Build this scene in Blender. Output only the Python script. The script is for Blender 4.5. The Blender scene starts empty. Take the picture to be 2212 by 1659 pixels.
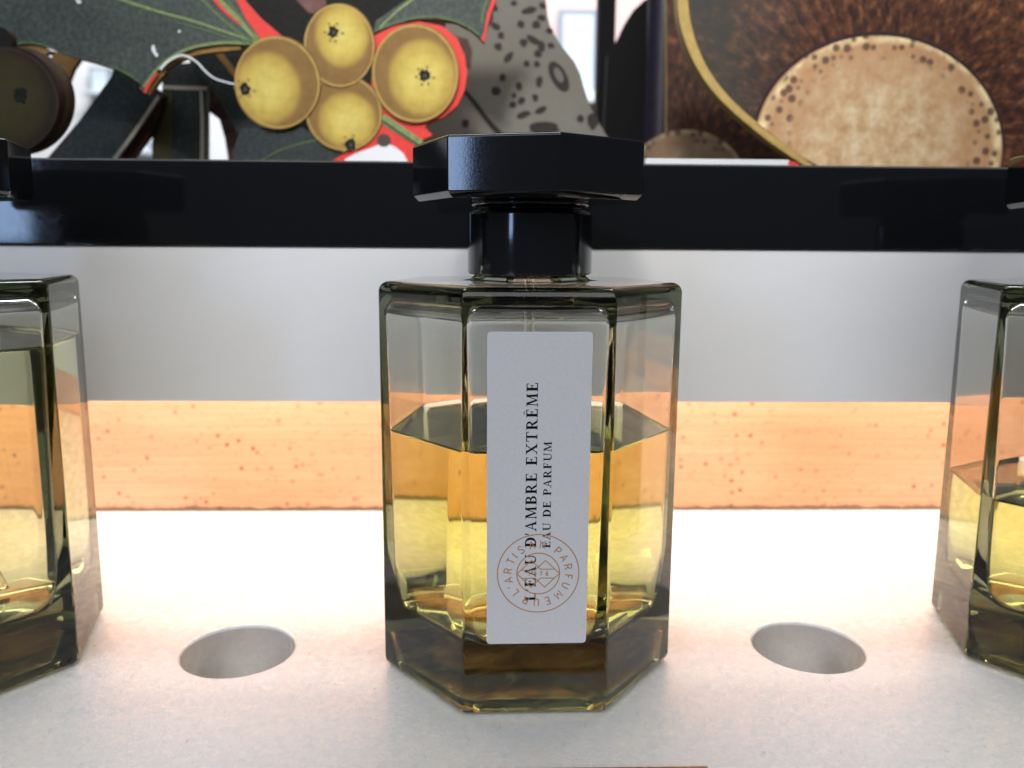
import bpy, bmesh, math, random
from mathutils import Vector, Matrix, noise as mnoise
random.seed(7)
S = bpy.context.scene
COL = S.collection

# ------------------------------------------------------------------ camera
FPX = 1833.4                                  # focal length in pixels of a 2212 px wide picture
CAM = Vector((-0.00942, -0.19248, 0.0970))
PITCH, YAW, ROLL = 0.1661, -0.0294, 0.0071
_r0 = Vector((math.cos(YAW), math.sin(YAW), 0))
_h = Vector((-math.sin(YAW), math.cos(YAW), 0))
_f = _h * math.cos(PITCH) + Vector((0, 0, -math.sin(PITCH)))
_u0 = _h * math.sin(PITCH) + Vector((0, 0, math.cos(PITCH)))
_r = _r0 * math.cos(ROLL) + _u0 * math.sin(ROLL)
_u = _u0 * math.cos(ROLL) - _r0 * math.sin(ROLL)
cd = bpy.data.cameras.new('camera')
cam = bpy.data.objects.new('camera', cd)
COL.objects.link(cam)
cam.matrix_world = Matrix(((_r.x, _u.x, -_f.x, CAM.x), (_r.y, _u.y, -_f.y, CAM.y), (_r.z, _u.z, -_f.z, CAM.z), (0, 0, 0, 1)))
cd.sensor_width = 36.0
cd.lens = FPX / 2212 * 36.0
cd.clip_start = 0.005
cd.clip_end = 200
cd.dof.use_dof = True
cd.dof.focus_distance = 0.1665
cd.dof.aperture_fstop = 19
S.camera = cam

# ------------------------------------------------------------------ world, lights, exposure
W = bpy.data.worlds.new('World')
S.world = W
W.use_nodes = True
W.node_tree.nodes['Background'].inputs[0].default_value = (0.07, 0.073, 0.08, 1)
W.node_tree.nodes['Background'].inputs[1].default_value = 1.0


def area(name, loc, target, sx, sy, power, col):
    ld = bpy.data.lights.new(name, 'AREA')
    ld.shape = 'RECTANGLE'
    ld.size, ld.size_y = sx, sy
    ld.energy = power
    ld.color = col
    o = bpy.data.objects.new(name, ld)
    COL.objects.link(o)
    o.location = loc
    o.rotation_euler = (Vector(target) - Vector(loc)).to_track_quat('-Z', 'Y').to_euler()
    return o


area('room_light', (-.1, -1.6, 1.45), (0, 0, .06), 3.4, 1.7, 42, (.985, .99, 1.0))
area('window_light', (-.778, -1.04, .27), (0, 0, .12), .14, .36, 2.0, (.42, .62, 1.0))


def spot(name, loc, target, deg, blend, power, col, rad):
    ld = bpy.data.lights.new(name, 'SPOT')
    ld.energy, ld.color, ld.shadow_soft_size = power, col, rad
    ld.spot_size, ld.spot_blend = math.radians(deg), blend
    o = bpy.data.objects.new(name, ld)
    COL.objects.link(o)
    o.location = loc
    o.rotation_euler = (Vector(target) - Vector(loc)).to_track_quat('-Z', 'Y').to_euler()
    return o


spot('board_fill_spot', (-.12, -.62, .50), (0.01, .13, .262), 27, .5, 24, (1.0, .98, .94), .06)  # unseen lamp, added to brighten the cut-out boards alone
area('daylight_outside', (0, 2.6, 5.5), (0, 7.0, 2.2), 5, 3, 900, (.96, .98, 1.0))

S.view_settings.view_transform = 'Standard'
S.view_settings.look = 'None'
S.view_settings.exposure = 0
S.view_settings.gamma = 1
S.view_settings.use_curve_mapping = False
cy = S.cycles
cy.max_bounces = 28
cy.transmission_bounces = 24
cy.glossy_bounces = 12
cy.diffuse_bounces = 5
cy.transparent_max_bounces = 12
cy.caustics_refractive = True
cy.caustics_reflective = True
cy.blur_glossy = 0.3
cy.sample_clamp_indirect = 6
cy.use_denoising = True
cy.denoiser = 'OPENIMAGEDENOISE'


# ------------------------------------------------------------------ helpers
def px(x, y, Y):
    """point on the plane at depth Y seen at x, y of the 2212 x 1659 picture"""
    d = _f * FPX + _r * (x - 1106) + _u * (829.5 - y)
    return CAM + d * ((Y - CAM.y) / d.y)


def pz(x, y, Z):
    d = _f * FPX + _r * (x - 1106) + _u * (829.5 - y)
    return CAM + d * ((Z - CAM.z) / d.z)


def tag(o, label=None, cat=None, group=None, kind=None):
    if label: o['label'] = label
    if cat: o['category'] = cat
    if group: o['group'] = group
    if kind: o['kind'] = kind
    return o


def empty(name, loc=(0, 0, 0), rz=0):
    o = bpy.data.objects.new(name, None)
    o.empty_display_size = .01
    COL.objects.link(o)
    o.location = loc
    o.rotation_euler = (0, 0, rz)
    return o


def obj(name, bm, mat, parent=None, smooth=False, loc=None):
    me = bpy.data.meshes.new(name)
    bm.to_mesh(me)
    bm.free()
    for m in (mat if isinstance(mat, (list, tuple)) else [mat]):
        me.materials.append(m)
    if smooth:
        me.polygons.foreach_set('use_smooth', [True] * len(me.polygons))
    o = bpy.data.objects.new(name, me)
    COL.objects.link(o)
    if parent: o.parent = parent
    if loc: o.location = loc
    return o


def box(bm, x0, y0, z0, x1, y1, z1, bev=0.0):
    r = bmesh.ops.create_cube(bm, size=1)
    vs = r['verts']
    bmesh.ops.scale(bm, vec=(x1 - x0, y1 - y0, z1 - z0), verts=vs)
    bmesh.ops.translate(bm, vec=((x0 + x1) / 2, (y0 + y1) / 2, (z0 + z1) / 2), verts=vs)
    if bev:
        es = list({e for v in vs for e in v.link_edges})
        bmesh.ops.bevel(bm, geom=es, offset=bev, segments=2, profile=.6, affect='EDGES')


def loft(bm, rings, cap0=True, cap1=True):
    rows = [[bm.verts.new(p) for p in r] for r in rings]
    n = len(rows[0])
    for a, b in zip(rows, rows[1:]):
        for i in range(n):
            j = (i + 1) % n
            bm.faces.new((a[i], a[j], b[j], b[i]))
    if cap0: bm.faces.new(list(reversed(rows[0])))
    if cap1: bm.faces.new(rows[-1])
    return rows


def hept_ring(apo, fil, z, n=6, wob=0.0):
    """rounded regular heptagon, one flat side towards -Y"""
    c = math.cos(math.pi / 7)
    fil = max(min(fil, apo * .98), 1e-6)
    pts = []
    for k in range(7):
        a = -math.pi / 2 + (k + .5) * 2 * math.pi / 7
        rc = (apo - fil) / c
        cx, cyy = rc * math.cos(a), rc * math.sin(a)
        for i in range(n + 1):
            b = a + (i / n - .5) * 2 * math.pi / 7
            pts.append(Vector((cx + fil * math.cos(b), cyy + fil * math.sin(b), z)))
    return pts


def weighted(o):
    m = o.modifiers.new('normals', 'WEIGHTED_NORMAL')
    m.weight = 80
    m.keep_sharp = True


def lathe(bm, prof, n=64, cap0=True, cap1=True):
    loft(bm, [[Vector((r * math.cos(2 * math.pi * i / n), r * math.sin(2 * math.pi * i / n), z)) for i in range(n)] for r, z in prof], cap0, cap1)


def crom(pts, seg=6, closed=True):
    out = []
    n = len(pts)
    rng = range(n if closed else n - 1)
    for i in rng:
        g = lambda k: Vector(pts[k % n]) if closed else Vector(pts[max(0, min(n - 1, k))])
        p0, p1, p2, p3 = g(i - 1), g(i), g(i + 1), g(i + 2)
        for s in range(seg):
            t = s / seg
            out.append(0.5 * ((2 * p1) + (p2 - p0) * t + (2 * p0 - 5 * p1 + 4 * p2 - p3) * t * t + (3 * p1 - p0 - 3 * p2 + p3) * t ** 3))
    if not closed: out.append(Vector(pts[-1]))
    return out


# ------------------------------------------------------------------ node materials
def mat(name):
    m = bpy.data.materials.new(name)
    m.use_nodes = True
    nt = m.node_tree
    return m, nt, nt.nodes, nt.links, nt.nodes['Principled BSDF']


def ramp(nt, fac, stops, interp='LINEAR'):
    r = nt.nodes.new('ShaderNodeValToRGB')
    r.color_ramp.interpolation = interp
    el = r.color_ramp.elements
    while len(el) > 1: el.remove(el[-1])
    el[0].position, el[0].color = stops[0][0], (*stops[0][1], 1)
    for p, c in stops[1:]:
        e = el.new(p); e.color = (*c, 1)
    nt.links.new(fac, r.inputs[0])
    return r.outputs[0]


def tex(nt, kind, scale, coord=None, stretch=None, **kw):
    t = nt.nodes.new(kind)
    t.inputs['Scale'].default_value = scale
    for k, v in kw.items():
        if k in t.inputs: t.inputs[k].default_value = v
        else: setattr(t, k, v)
    if coord is None:
        tc = nt.nodes.new('ShaderNodeTexCoord'); coord = tc.outputs['Object']
    if stretch:
        mp = nt.nodes.new('ShaderNodeMapping'); mp.inputs['Scale'].default_value = stretch
        nt.links.new(coord, mp.inputs[0]); coord = mp.outputs[0]
    nt.links.new(coord, t.inputs['Vector'])
    return t


def mix(nt, fac, a, b, mode='MIX'):
    m = nt.nodes.new('ShaderNodeMix'); m.data_type = 'RGBA'; m.blend_type = mode
    for s, v in ((0, fac), (6, a), (7, b)):
        if isinstance(v, (int, float)): m.inputs[s].default_value = v
        elif isinstance(v, tuple): m.inputs[s].default_value = (*v, 1)
        else: nt.links.new(v, m.inputs[s])
    return m.outputs[2]


def bump(nt, b, h, strength, dist):
    n = nt.nodes.new('ShaderNodeBump')
    n.inputs['Strength'].default_value = strength
    n.inputs['Distance'].default_value = dist
    nt.links.new(h, n.inputs['Height'])
    nt.links.new(n.outputs[0], b.inputs['Normal'])


def mth(nt, op, a, b=None, c=None, clamp=False):
    m = nt.nodes.new('ShaderNodeMath'); m.operation = op; m.use_clamp = clamp
    for i, v in enumerate((a, b, c)):
        if v is None: continue
        if isinstance(v, (int, float)): m.inputs[i].default_value = v
        else: nt.links.new(v, m.inputs[i])
    return m.outputs[0]


def plain(name, col, rough=.5, metal=0.0, var=.0, vscale=200, spec=.22):
    m, nt, N, L, b = mat(name)
    b.inputs['Roughness'].default_value = rough
    b.inputs['Metallic'].default_value = metal
    b.inputs['Specular IOR Level'].default_value = spec
    if var:
        t = tex(nt, 'ShaderNodeTexNoise', vscale, Detail=6, Roughness=.65)
        lo = tuple(c * (1 - var) for c in col); hi = tuple(min(1, c * (1 + var)) for c in col)
        L.new(ramp(nt, t.outputs['Fac'], [(.3, lo), (.7, hi)]), b.inputs['Base Color'])
    else:
        b.inputs['Base Color'].default_value = (*col, 1)
    return m


def glassmat(name, ior, dens, col, tint=(1, 1, 1), rough=0.0):
    m, nt, N, L, b = mat(name)
    N.remove(b)
    g = N.new('ShaderNodeBsdfGlass')
    g.inputs['IOR'].default_value = ior
    g.inputs['Roughness'].default_value = rough
    g.inputs['Color'].default_value = (*tint, 1)
    out = N['Material Output']
    L.new(g.outputs[0], out.inputs['Surface'])
    if dens:
        v = N.new('ShaderNodeVolumeAbsorption')
        v.inputs['Density'].default_value = dens
        v.inputs['Color'].default_value = (*col, 1)
        L.new(v.outputs[0], out.inputs['Volume'])
    return m


# white solid-surface shelf: faint mottling, dust specks, satin sheen with a fine grain
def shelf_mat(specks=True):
    m, nt, N, L, b = mat('white_shelf' if specks else 'shelf_bore_shade')
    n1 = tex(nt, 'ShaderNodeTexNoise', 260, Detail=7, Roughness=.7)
    base = ramp(nt, n1.outputs['Fac'], [(.25, (.62, .645, .655)), (.75, (.665, .68, .69))] if specks else [(.25, (.45, .42, .39)), (.75, (.50, .47, .44))])  # bore walls get a darker tone: shade of the recess put into the colour
    n2 = tex(nt, 'ShaderNodeTexNoise', 420, stretch=(1, .45, 1), Detail=3, Roughness=.55)
    spk = ramp(nt, n2.outputs['Fac'], [(.26, (.45, .45, .46)), (.335, (1, 1, 1))])
    c = mix(nt, .7, base, spk, 'MULTIPLY')
    v = tex(nt, 'ShaderNodeTexVoronoi', 210, Randomness=1.0)
    vs = ramp(nt, v.outputs['Distance'], [(.035, (.30, .29, .28)), (.075, (1, 1, 1))])
    n3 = tex(nt, 'ShaderNodeTexNoise', 40)
    msk = ramp(nt, n3.outputs['Fac'], [(.52, (0, 0, 0)), (.62, (1, 1, 1))])
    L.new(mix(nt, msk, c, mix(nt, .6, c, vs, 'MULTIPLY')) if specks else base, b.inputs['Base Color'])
    n4 = tex(nt, 'ShaderNodeTexNoise', 300, Detail=4)
    L.new(mth(nt, 'MULTIPLY_ADD', n4.outputs['Fac'], .22, .16), b.inputs['Roughness'])
    n5 = tex(nt, 'ShaderNodeTexNoise', 1100, Detail=4, Roughness=.7)
    bump(nt, b, n5.outputs['Fac'], .25, .0002)
    cbp = N.new('ShaderNodeBump'); cbp.inputs['Strength'].default_value = .7; cbp.inputs['Distance'].default_value = .0004
    L.new(n5.outputs['Fac'], cbp.inputs['Height']); L.new(cbp.outputs[0], b.inputs['Coat Normal'])
    b.inputs['Coat Weight'].default_value = .5; b.inputs['Coat Roughness'].default_value = .06
    return m


def copper_mat():
    m, nt, N, L, b = mat('brushed_copper')
    b.inputs['Metallic'].default_value = .5
    br = tex(nt, 'ShaderNodeTexNoise', 60, stretch=(.25, 6, 22), Detail=6, Roughness=.7)
    bl = tex(nt, 'ShaderNodeTexNoise', 22, stretch=(.6, 1, 1.6), Detail=4)
    c = mix(nt, .5, ramp(nt, br.outputs['Fac'], [(.3, (.56, .24, .115)), (.7, (.84, .46, .27))]),
            ramp(nt, bl.outputs['Fac'], [(.3, (.62, .29, .15)), (.7, (.82, .46, .28))]))
    n2 = tex(nt, 'ShaderNodeTexNoise', 75, Detail=2)
    reg = ramp(nt, n2.outputs['Fac'], [(.42, (0, 0, 0)), (.58, (1, 1, 1))])
    v = tex(nt, 'ShaderNodeTexVoronoi', 230)
    dots = ramp(nt, v.outputs['Distance'], [(.10, (1, 1, 1)), (.26, (0, 0, 0))])
    v2 = tex(nt, 'ShaderNodeTexVoronoi', 95)
    big = ramp(nt, v2.outputs['Distance'], [(.05, (1, 1, 1)), (.13, (0, 0, 0))])
    c = mix(nt, mth(nt, 'MULTIPLY', mth(nt, 'MULTIPLY', reg, dots), .8), c, ramp(nt, v.outputs['Color'], [(.2, (.16, .06, .04)), (.8, (.46, .15, .08))]))
    c = mix(nt, mth(nt, 'MULTIPLY', mth(nt, 'MULTIPLY', reg, big), .75), c, (.20, .09, .06))
    v3 = tex(nt, 'ShaderNodeTexNoise', 650, stretch=(.6, 1, 1.2), Detail=3, Roughness=.6)
    c = mix(nt, mth(nt, 'MULTIPLY', ramp(nt, v3.outputs['Fac'], [(.60, (0, 0, 0)), (.68, (1, 1, 1))]), .28), c, (.36, .13, .07))
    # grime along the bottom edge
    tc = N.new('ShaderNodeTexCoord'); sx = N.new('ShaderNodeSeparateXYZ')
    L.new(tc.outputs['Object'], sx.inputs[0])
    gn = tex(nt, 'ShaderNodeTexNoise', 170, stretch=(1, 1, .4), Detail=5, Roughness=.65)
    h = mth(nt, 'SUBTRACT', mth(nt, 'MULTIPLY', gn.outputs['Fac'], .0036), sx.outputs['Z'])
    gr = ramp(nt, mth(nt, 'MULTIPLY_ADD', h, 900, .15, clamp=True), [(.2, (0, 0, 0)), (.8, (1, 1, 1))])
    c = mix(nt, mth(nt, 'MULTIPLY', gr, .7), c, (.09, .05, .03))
    L.new(c, b.inputs['Base Color'])
    L.new(mth(nt, 'MULTIPLY_ADD', br.outputs['Fac'], .25, .38), b.inputs['Roughness'])
    bump(nt, b, br.outputs['Fac'], .25, .0002)
    return m


def black_plastic(name, rough=.10, grain=1500, strength=.25, bd=.00004):
    m, nt, N, L, b = mat(name)
    b.inputs['Base Color'].default_value = (.006, .0065, .008, 1)
    b.inputs['Specular IOR Level'].default_value = .5
    n = tex(nt, 'ShaderNodeTexNoise', grain, Detail=3, Roughness=.6)
    L.new(mth(nt, 'MULTIPLY_ADD', n.outputs['Fac'], .09, rough), b.inputs['Roughness'])
    bump(nt, b, n.outputs['Fac'], strength, bd)
    return m


def paper_mat():
    m, nt, N, L, b = mat('label_paper')
    n = tex(nt, 'ShaderNodeTexNoise', 1400, Detail=5, Roughness=.7)
    L.new(ramp(nt, n.outputs['Fac'], [(.3, (.56, .56, .58)), (.7, (.62, .62, .635))]), b.inputs['Base Color'])
    b.inputs['Roughness'].default_value = .62
    bump(nt, b, n.outputs['Fac'], .35, .00006)
    return m


# underside of the bottle: stippled glass, dark depth and refraction swirl painted in
def base_mat():
    m = glassmat('stippled_glass_base', 1.5, 145, (.69, .71, .61), rough=.10)
    nt = m.node_tree; N, L = nt.nodes, nt.links
    g = next(n for n in N if n.type == 'BSDF_GLASS')
    d = N.new('ShaderNodeBsdfDiffuse')
    n1 = tex(nt, 'ShaderNodeTexNoise', 38, Detail=5, Roughness=.55, Distortion=1.6)
    L.new(ramp(nt, n1.outputs['Fac'], [(.40, (.035, .024, .015)), (.54, (.10, .075, .042)), (.66, (.34, .36, .24))]), d.inputs['Color'])
    n2 = tex(nt, 'ShaderNodeTexNoise', 55, Detail=3, Distortion=1.5)
    mx = N.new('ShaderNodeMixShader')
    L.new(ramp(nt, n2.outputs['Fac'], [(.35, (.90, .90, .90)), (.62, (.72, .72, .72))]), mx.inputs[0])
    L.new(g.outputs[0], mx.inputs[1]); L.new(d.outputs[0], mx.inputs[2])
    L.new(mx.outputs[0], N['Material Output'].inputs['Surface'])
    return m


M = {}
M['shelf'] = shelf_mat()
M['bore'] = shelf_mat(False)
M['panel'] = plain('white_panel_paint', (.86, .86, .86), .42, var=.015, vscale=30)
M['copper'] = copper_mat()
M['fascia'] = black_plastic('black_acrylic', .02, 700, .03, .00002)
M['cap'] = black_plastic('black_cap_plastic', .015, 2200, .07, .00004)
M['collar'] = black_plastic('black_collar_plastic', .05, 900, .15, .00003)
M['glass'] = glassmat('smoked_glass', 1.5, 145, (.69, .71, .61))
M['perfume_amber'] = glassmat('amber_perfume', 1.36, 28, (.978, .972, .24))
M['perfume_pale'] = glassmat('pale_perfume', 1.36, 22, (.975, .97, .58))
M['frosted'] = base_mat()
M['tube'] = glassmat('dip_tube_plastic', 1.28, 0, (1, 1, 1), (.96, .96, .94))
M['paper'] = paper_mat()
M['ink'] = plain('black_ink', (.004, .004, .005), .6, spec=.1)
M['gold'] = plain('tan_metallic_ink', (.42, .21, .065), .5)
M['dark_metal'] = plain('grey_channel', (.25, .25, .26), .5)
m, nt, N, L, b = mat('led_diffuser')
b.inputs['Emission Color'].default_value = (1, .94, .84, 1)
b.inputs['Emission Strength'].default_value = 17.5
M['led'] = m

# ------------------------------------------------------------------ shelf with bottle wells
APO = 0.03063                  # bottle apothem
HOLES = [(-.0690, -.0005), (.0690, -.0005)]
HR = .0131
bm = bmesh.new()
xa, xb, ya, yb = -.42, .42, -.075, .1062
zt, zb_ = 0, -.022
NS = 72


def circ(cx, cyy, r, z):
    return [Vector((cx + r * math.cos(2 * math.pi * i / NS), cyy + r * math.sin(2 * math.pi * i / NS), z)) for i in range(NS)]


outer = [bm.verts.new(p) for p in ((xa, ya, 0), (xb, ya, 0), (xb, yb, 0), (xa, yb, 0))]
ed = [bm.edges.new((outer[i], outer[(i + 1) % 4])) for i in range(4)]
rims = []
for hx, hy in HOLES:
    vs = [bm.verts.new(p) for p in circ(hx, hy, HR + .0007, 0)]
    ed += [bm.edges.new((vs[i], vs[(i + 1) % NS])) for i in range(NS)]
    rims.append(vs)
bmesh.ops.triangle_fill(bm, edges=ed, use_beauty=True)
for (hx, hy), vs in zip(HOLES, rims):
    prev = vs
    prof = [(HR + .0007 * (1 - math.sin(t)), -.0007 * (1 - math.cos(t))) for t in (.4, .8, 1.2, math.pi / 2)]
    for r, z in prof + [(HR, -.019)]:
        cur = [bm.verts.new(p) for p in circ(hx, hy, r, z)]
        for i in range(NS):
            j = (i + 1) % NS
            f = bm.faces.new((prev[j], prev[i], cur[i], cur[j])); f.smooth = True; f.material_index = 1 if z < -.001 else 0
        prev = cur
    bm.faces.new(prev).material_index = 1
low = [bm.verts.new((v.co.x, v.co.y, -.022)) for v in outer]
for i in range(4):
    j = (i + 1) % 4
    bm.faces.new((outer[j], outer[i], low[i], low[j]))
bm.faces.new(list(reversed(low)))
bmesh.ops.recalc_face_normals(bm, faces=bm.faces)
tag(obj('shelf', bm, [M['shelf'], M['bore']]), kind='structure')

# ------------------------------------------------------------------ stepped riser behind the bottles, light inside it
PY = .049                      # plane of the white panel
riser = tag(empty('display_riser', (0, PY, 0)), 'white riser with black glossy fascia and copper lined light slot behind the bottles', 'display stand')


def rbox(name, x0, y0, z0, x1, y1, z1, m_, bev=.0, parent=riser):
    bm = bmesh.new(); box(bm, x0, y0 - PY, z0, x1, y1 - PY, z1, bev)
    return obj(name, bm, m_, parent)


rbox('white_panel', -.42, PY, .0512, .42, PY + .004, .0950, M['panel'], .0005)
rbox('black_fascia', -.42, PY - .0008, .0953, .42, PY + .005, .1186, M['fascia'], .0005)
rbox('slot_ceiling', -.42, PY + .0042, .0785, .42, .1064, .0815, M['panel'])
rbox('copper_lining', -.42, .1066, .0002, .42, .1082, .1180, M['copper'])
rbox('top_plate', -.42, PY + .0053, .1155, .42, .1064, .1180, M['fascia'])

led = tag(empty('led_strip', (0, .079, .0785)), 'warm led strip hidden in the slot above the copper', 'light')
bm = bmesh.new(); box(bm, -.41, -.0100, -.0022, .41, .0100, -.0002)
obj('channel', bm, M['dark_metal'], led)
bm = bmesh.new(); box(bm, -.405, -.0085, -.0036, .405, .0085, -.0023)
obj('diffuser', bm, M['led'], led)

# small copper plate lying at the front of the shelf
p0 = pz(1528, 1654.6, .0008)
npl = tag(empty('copper_plate', (0, p0.y, 0)), 'thin copper plate on the white shelf in front of the middle bottle', 'plate')
bm = bmesh.new(); box(bm, p0.x - .068, -.014, .0002, p0.x, 0, .0008, .0001)
obj('plate', bm, M['copper'], npl)


# ------------------------------------------------------------------ lettering
def quad(P, a, b_, c, d): P.append([a, b_, c, d])


def rc(P, x0, y0, x1, y1): P.append([(x0, y0), (x1, y0), (x1, y1), (x0, y1)])


T_, t_, s_ = .215, .10, .075


def stem(P, x, top=True, bot=True, w=T_):
    rc(P, x, 0, x + w, 1)
    if bot: rc(P, x - .085, 0, x + w + .085, s_)
    if top: rc(P, x - .085, 1 - s_, x + w + .085, 1)


def bowl(P, x, y0, y1, w, th=T_, tn=t_):
    cy_, ry = (y0 + y1) / 2, (y1 - y0) / 2
    n = 14
    for i in range(n):
        q = []
        for k in (i, i + 1):
            a = -math.pi / 2 + math.pi * k / n
            q.append(((x + w * math.cos(a), cy_ + ry * math.sin(a)), (x + (w - th) * math.cos(a), cy_ + (ry - tn) * math.sin(a))))
        P.append([q[0][1], q[0][0], q[1][0], q[1][1]])


def serif(ch):
    P = []
    if ch == 'L':
        stem(P, .09); rc(P, .2, 0, .66, s_ + .01); quad(P, (.60, 0), (.68, 0), (.70, .27), (.64, .27)); w = .72
    elif ch in 'EÊF':
        stem(P, .09, bot=True)
        rc(P, .2, 1 - s_ - .01, .64, 1); quad(P, (.58, .76), (.64, .76), (.64, 1), (.58, 1))
        rc(P, .2, .48, .48, .555); rc(P, .45, .39, .51, .645)
        w = .70
        if ch != 'F':
            rc(P, .2, 0, .66, s_ + .01); quad(P, (.60, 0), (.68, 0), (.70, .26), (.64, .26)); w = .75
        if ch == 'Ê':
            quad(P, (.20, 1.10), (.29, 1.10), (.40, 1.27), (.36, 1.27)); quad(P, (.45, 1.10), (.54, 1.10), (.40, 1.27), (.36, 1.27))
    elif ch == 'A':
        quad(P, (.07, 0), (.15, 0), (.46, 1), (.40, 1)); quad(P, (.60, 0), (.79, 0), (.48, 1), (.36, 1))
        rc(P, .20, .31, .66, .38); rc(P, -.02, 0, .24, s_); rc(P, .52, 0, .88, s_); w = .87
    elif ch == 'U':
        rc(P, .10, .30, .27, 1); rc(P, .0, 1 - s_, .38, 1); rc(P, .68, .30, .76, 1); rc(P, .57, 1 - s_, .87, 1)
        n = 12
        for i in range(n):
            q = []
            for k in (i, i + 1):
                a = math.pi + math.pi * k / n
                q.append(((.43 + .33 * math.cos(a), .31 + .33 * math.sin(a)), (.475 + .205 * math.cos(a), .31 + .235 * math.sin(a))))
            P.append([q[0][0], q[1][0], q[1][1], q[0][1]])
        w = .87
    elif ch == 'D':
        stem(P, .09); rc(P, .2, 1 - t_, .40, 1); rc(P, .2, 0, .40, t_); bowl(P, .38, 0, 1, .45); w = .86
    elif ch == 'B':
        stem(P, .09); rc(P, .2, 1 - t_, .42, 1); rc(P, .2, 0, .42, t_); rc(P, .2, .5, .42, .57)
        bowl(P, .38, .50, 1, .30, .16); bowl(P, .38, 0, .57, .35, .17); w = .77
    elif ch in 'RP':
        stem(P, .09); rc(P, .2, 1 - t_, .40, 1); rc(P, .2, .45, .40, .52); bowl(P, .37, .45, 1, .32, .16); w = .72
        if ch == 'R':
            quad(P, (.60, 0), (.80, 0), (.50, .50), (.34, .48)); rc(P, .62, 0, .90, s_); w = .86
    elif ch == 'M':
        quad(P, (.09, 0), (.16, 0), (.22, 1), (.14, 1)); quad(P, (.12, 1), (.30, 1), (.58, .12), (.48, 0))
        quad(P, (.48, 0), (.55, .04), (.88, 1), (.80, 1)); quad(P, (.80, 0), (.98, 0), (.93, 1), (.76, 1))
        rc(P, .0, 0, .27, s_); rc(P, .71, 0, 1.07, s_); rc(P, .02, 1 - s_, .22, 1); rc(P, .85, 1 - s_, 1.03, 1); w = 1.06
    elif ch == 'X':
        quad(P, (.62, 0), (.82, 0), (.25, 1), (.06, 1)); quad(P, (.08, 0), (.16, 0), (.80, 1), (.71, 1))
        rc(P, .0, 0, .25, s_); rc(P, .53, 0, .90, s_); rc(P, .0, 1 - s_, .34, 1); rc(P, .62, 1 - s_, .88, 1); w = .88
    elif ch == 'T':
        rc(P, .33, 0, .505, 1); rc(P, .23, 0, .605, s_); rc(P, .03, 1 - s_ - .01, .80, 1)
        quad(P, (.0, .73), (.06, .73), (.10, 1), (.03, 1)); quad(P, (.77, .73), (.83, .73), (.80, 1), (.73, 1)); w = .83
    elif ch == "'":
        quad(P, (.04, .66), (.09, .66), (.19, 1), (.06, 1)); w = .22
    else:
        w = .34
    return P, w


SANS = {'L': [[(0, 1), (0, 0), (.55, 0)]], "'": [[(.1, 1), (.1, .72)]], 'A': [[(0, 0), (.36, 1), (.72, 0)], [(.12, .33), (.6, .33)]],
        'R': [[(0, 0), (0, 1), (.34, 1), (.52, .93), (.58, .76), (.52, .58), (.34, .5), (0, .5)], [(.32, .5), (.6, 0)]],
        'P': [[(0, 0), (0, 1), (.34, 1), (.54, .92), (.6, .72), (.54, .54), (.34, .46), (0, .46)]],
        'T': [[(0, 1), (.66, 1)], [(.33, 1), (.33, 0)]], 'I': [[(0, 0), (0, 1)]],
        'S': [[(.54, .84), (.44, .97), (.28, 1), (.1, .95), (.03, .78), (.1, .6), (.3, .52), (.5, .43), (.58, .25), (.5, .06), (.28, 0), (.1, .04), (0, .18)]],
        'N': [[(0, 0), (0, 1), (.62, 0), (.62, 1)]], 'F': [[(0, 0), (0, 1), (.52, 1)], [(0, .52), (.44, .52)]],
        'U': [[(0, 1), (0, .32), (.07, .1), (.3, 0), (.53, .1), (.6, .32), (.6, 1)]], 'M': [[(0, 0), (0, 1), (.4, .25), (.8, 1), (.8, 0)]],
        'E': [[(.54, 0), (0, 0), (0, 1), (.54, 1)], [(0, .52), (.46, .52)]],
        '1': [[(.1, .8), (.32, 1), (.32, 0)]], '7': [[(0, 1), (.55, 1), (.2, 0)]],
        '9': [[(.52, .7), (.42, .95), (.25, 1), (.07, .93), (0, .72), (.07, .5), (.25, .44), (.42, .5), (.52, .7), (.5, .35), (.38, .06), (.2, 0), (.06, .06)]],
        '6': [[(.48, .94), (.34, 1), (.14, .94), (.03, .65), (0, .3), (.1, .06), (.27, 0), (.45, .07), (.52, .28), (.45, .5), (.27, .56), (.1, .5), (0, .3)]]}


def line(bm, pts, w, z, closed=False):
    """flat ribbon through 2-D points in the label plane (x, z up), facing -Y"""
    n = len(pts)
    L_, R_ = [], []
    for i in range(n):
        a = Vector(pts[i - 1] if (i or closed) else pts[i]); c = Vector(pts[(i + 1) % n] if (i < n - 1 or closed) else pts[i])
        p = Vector(pts[i])
        d1 = (p - a).normalized() if (p - a).length > 1e-9 else (c - p).normalized()
        d2 = (c - p).normalized() if (c - p).length > 1e-9 else d1
        d = (d1 + d2)
        d = d.normalized() if d.length > 1e-6 else d1
        nn = Vector((-d.y, d.x))
        k = 1 / max(.5, abs(nn.dot(Vector((-d1.y, d1.x)))))
        L_.append(bm.verts.new((p.x + nn.x * w / 2 * k, z, p.y + nn.y * w / 2 * k)))
        R_.append(bm.verts.new((p.x - nn.x * w / 2 * k, z, p.y - nn.y * w / 2 * k)))
    for i in range(n if closed else n - 1):
        j = (i + 1) % n
        bm.faces.new((L_[i], R_[i], R_[j], L_[j]))


LAYER = [0]


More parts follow.
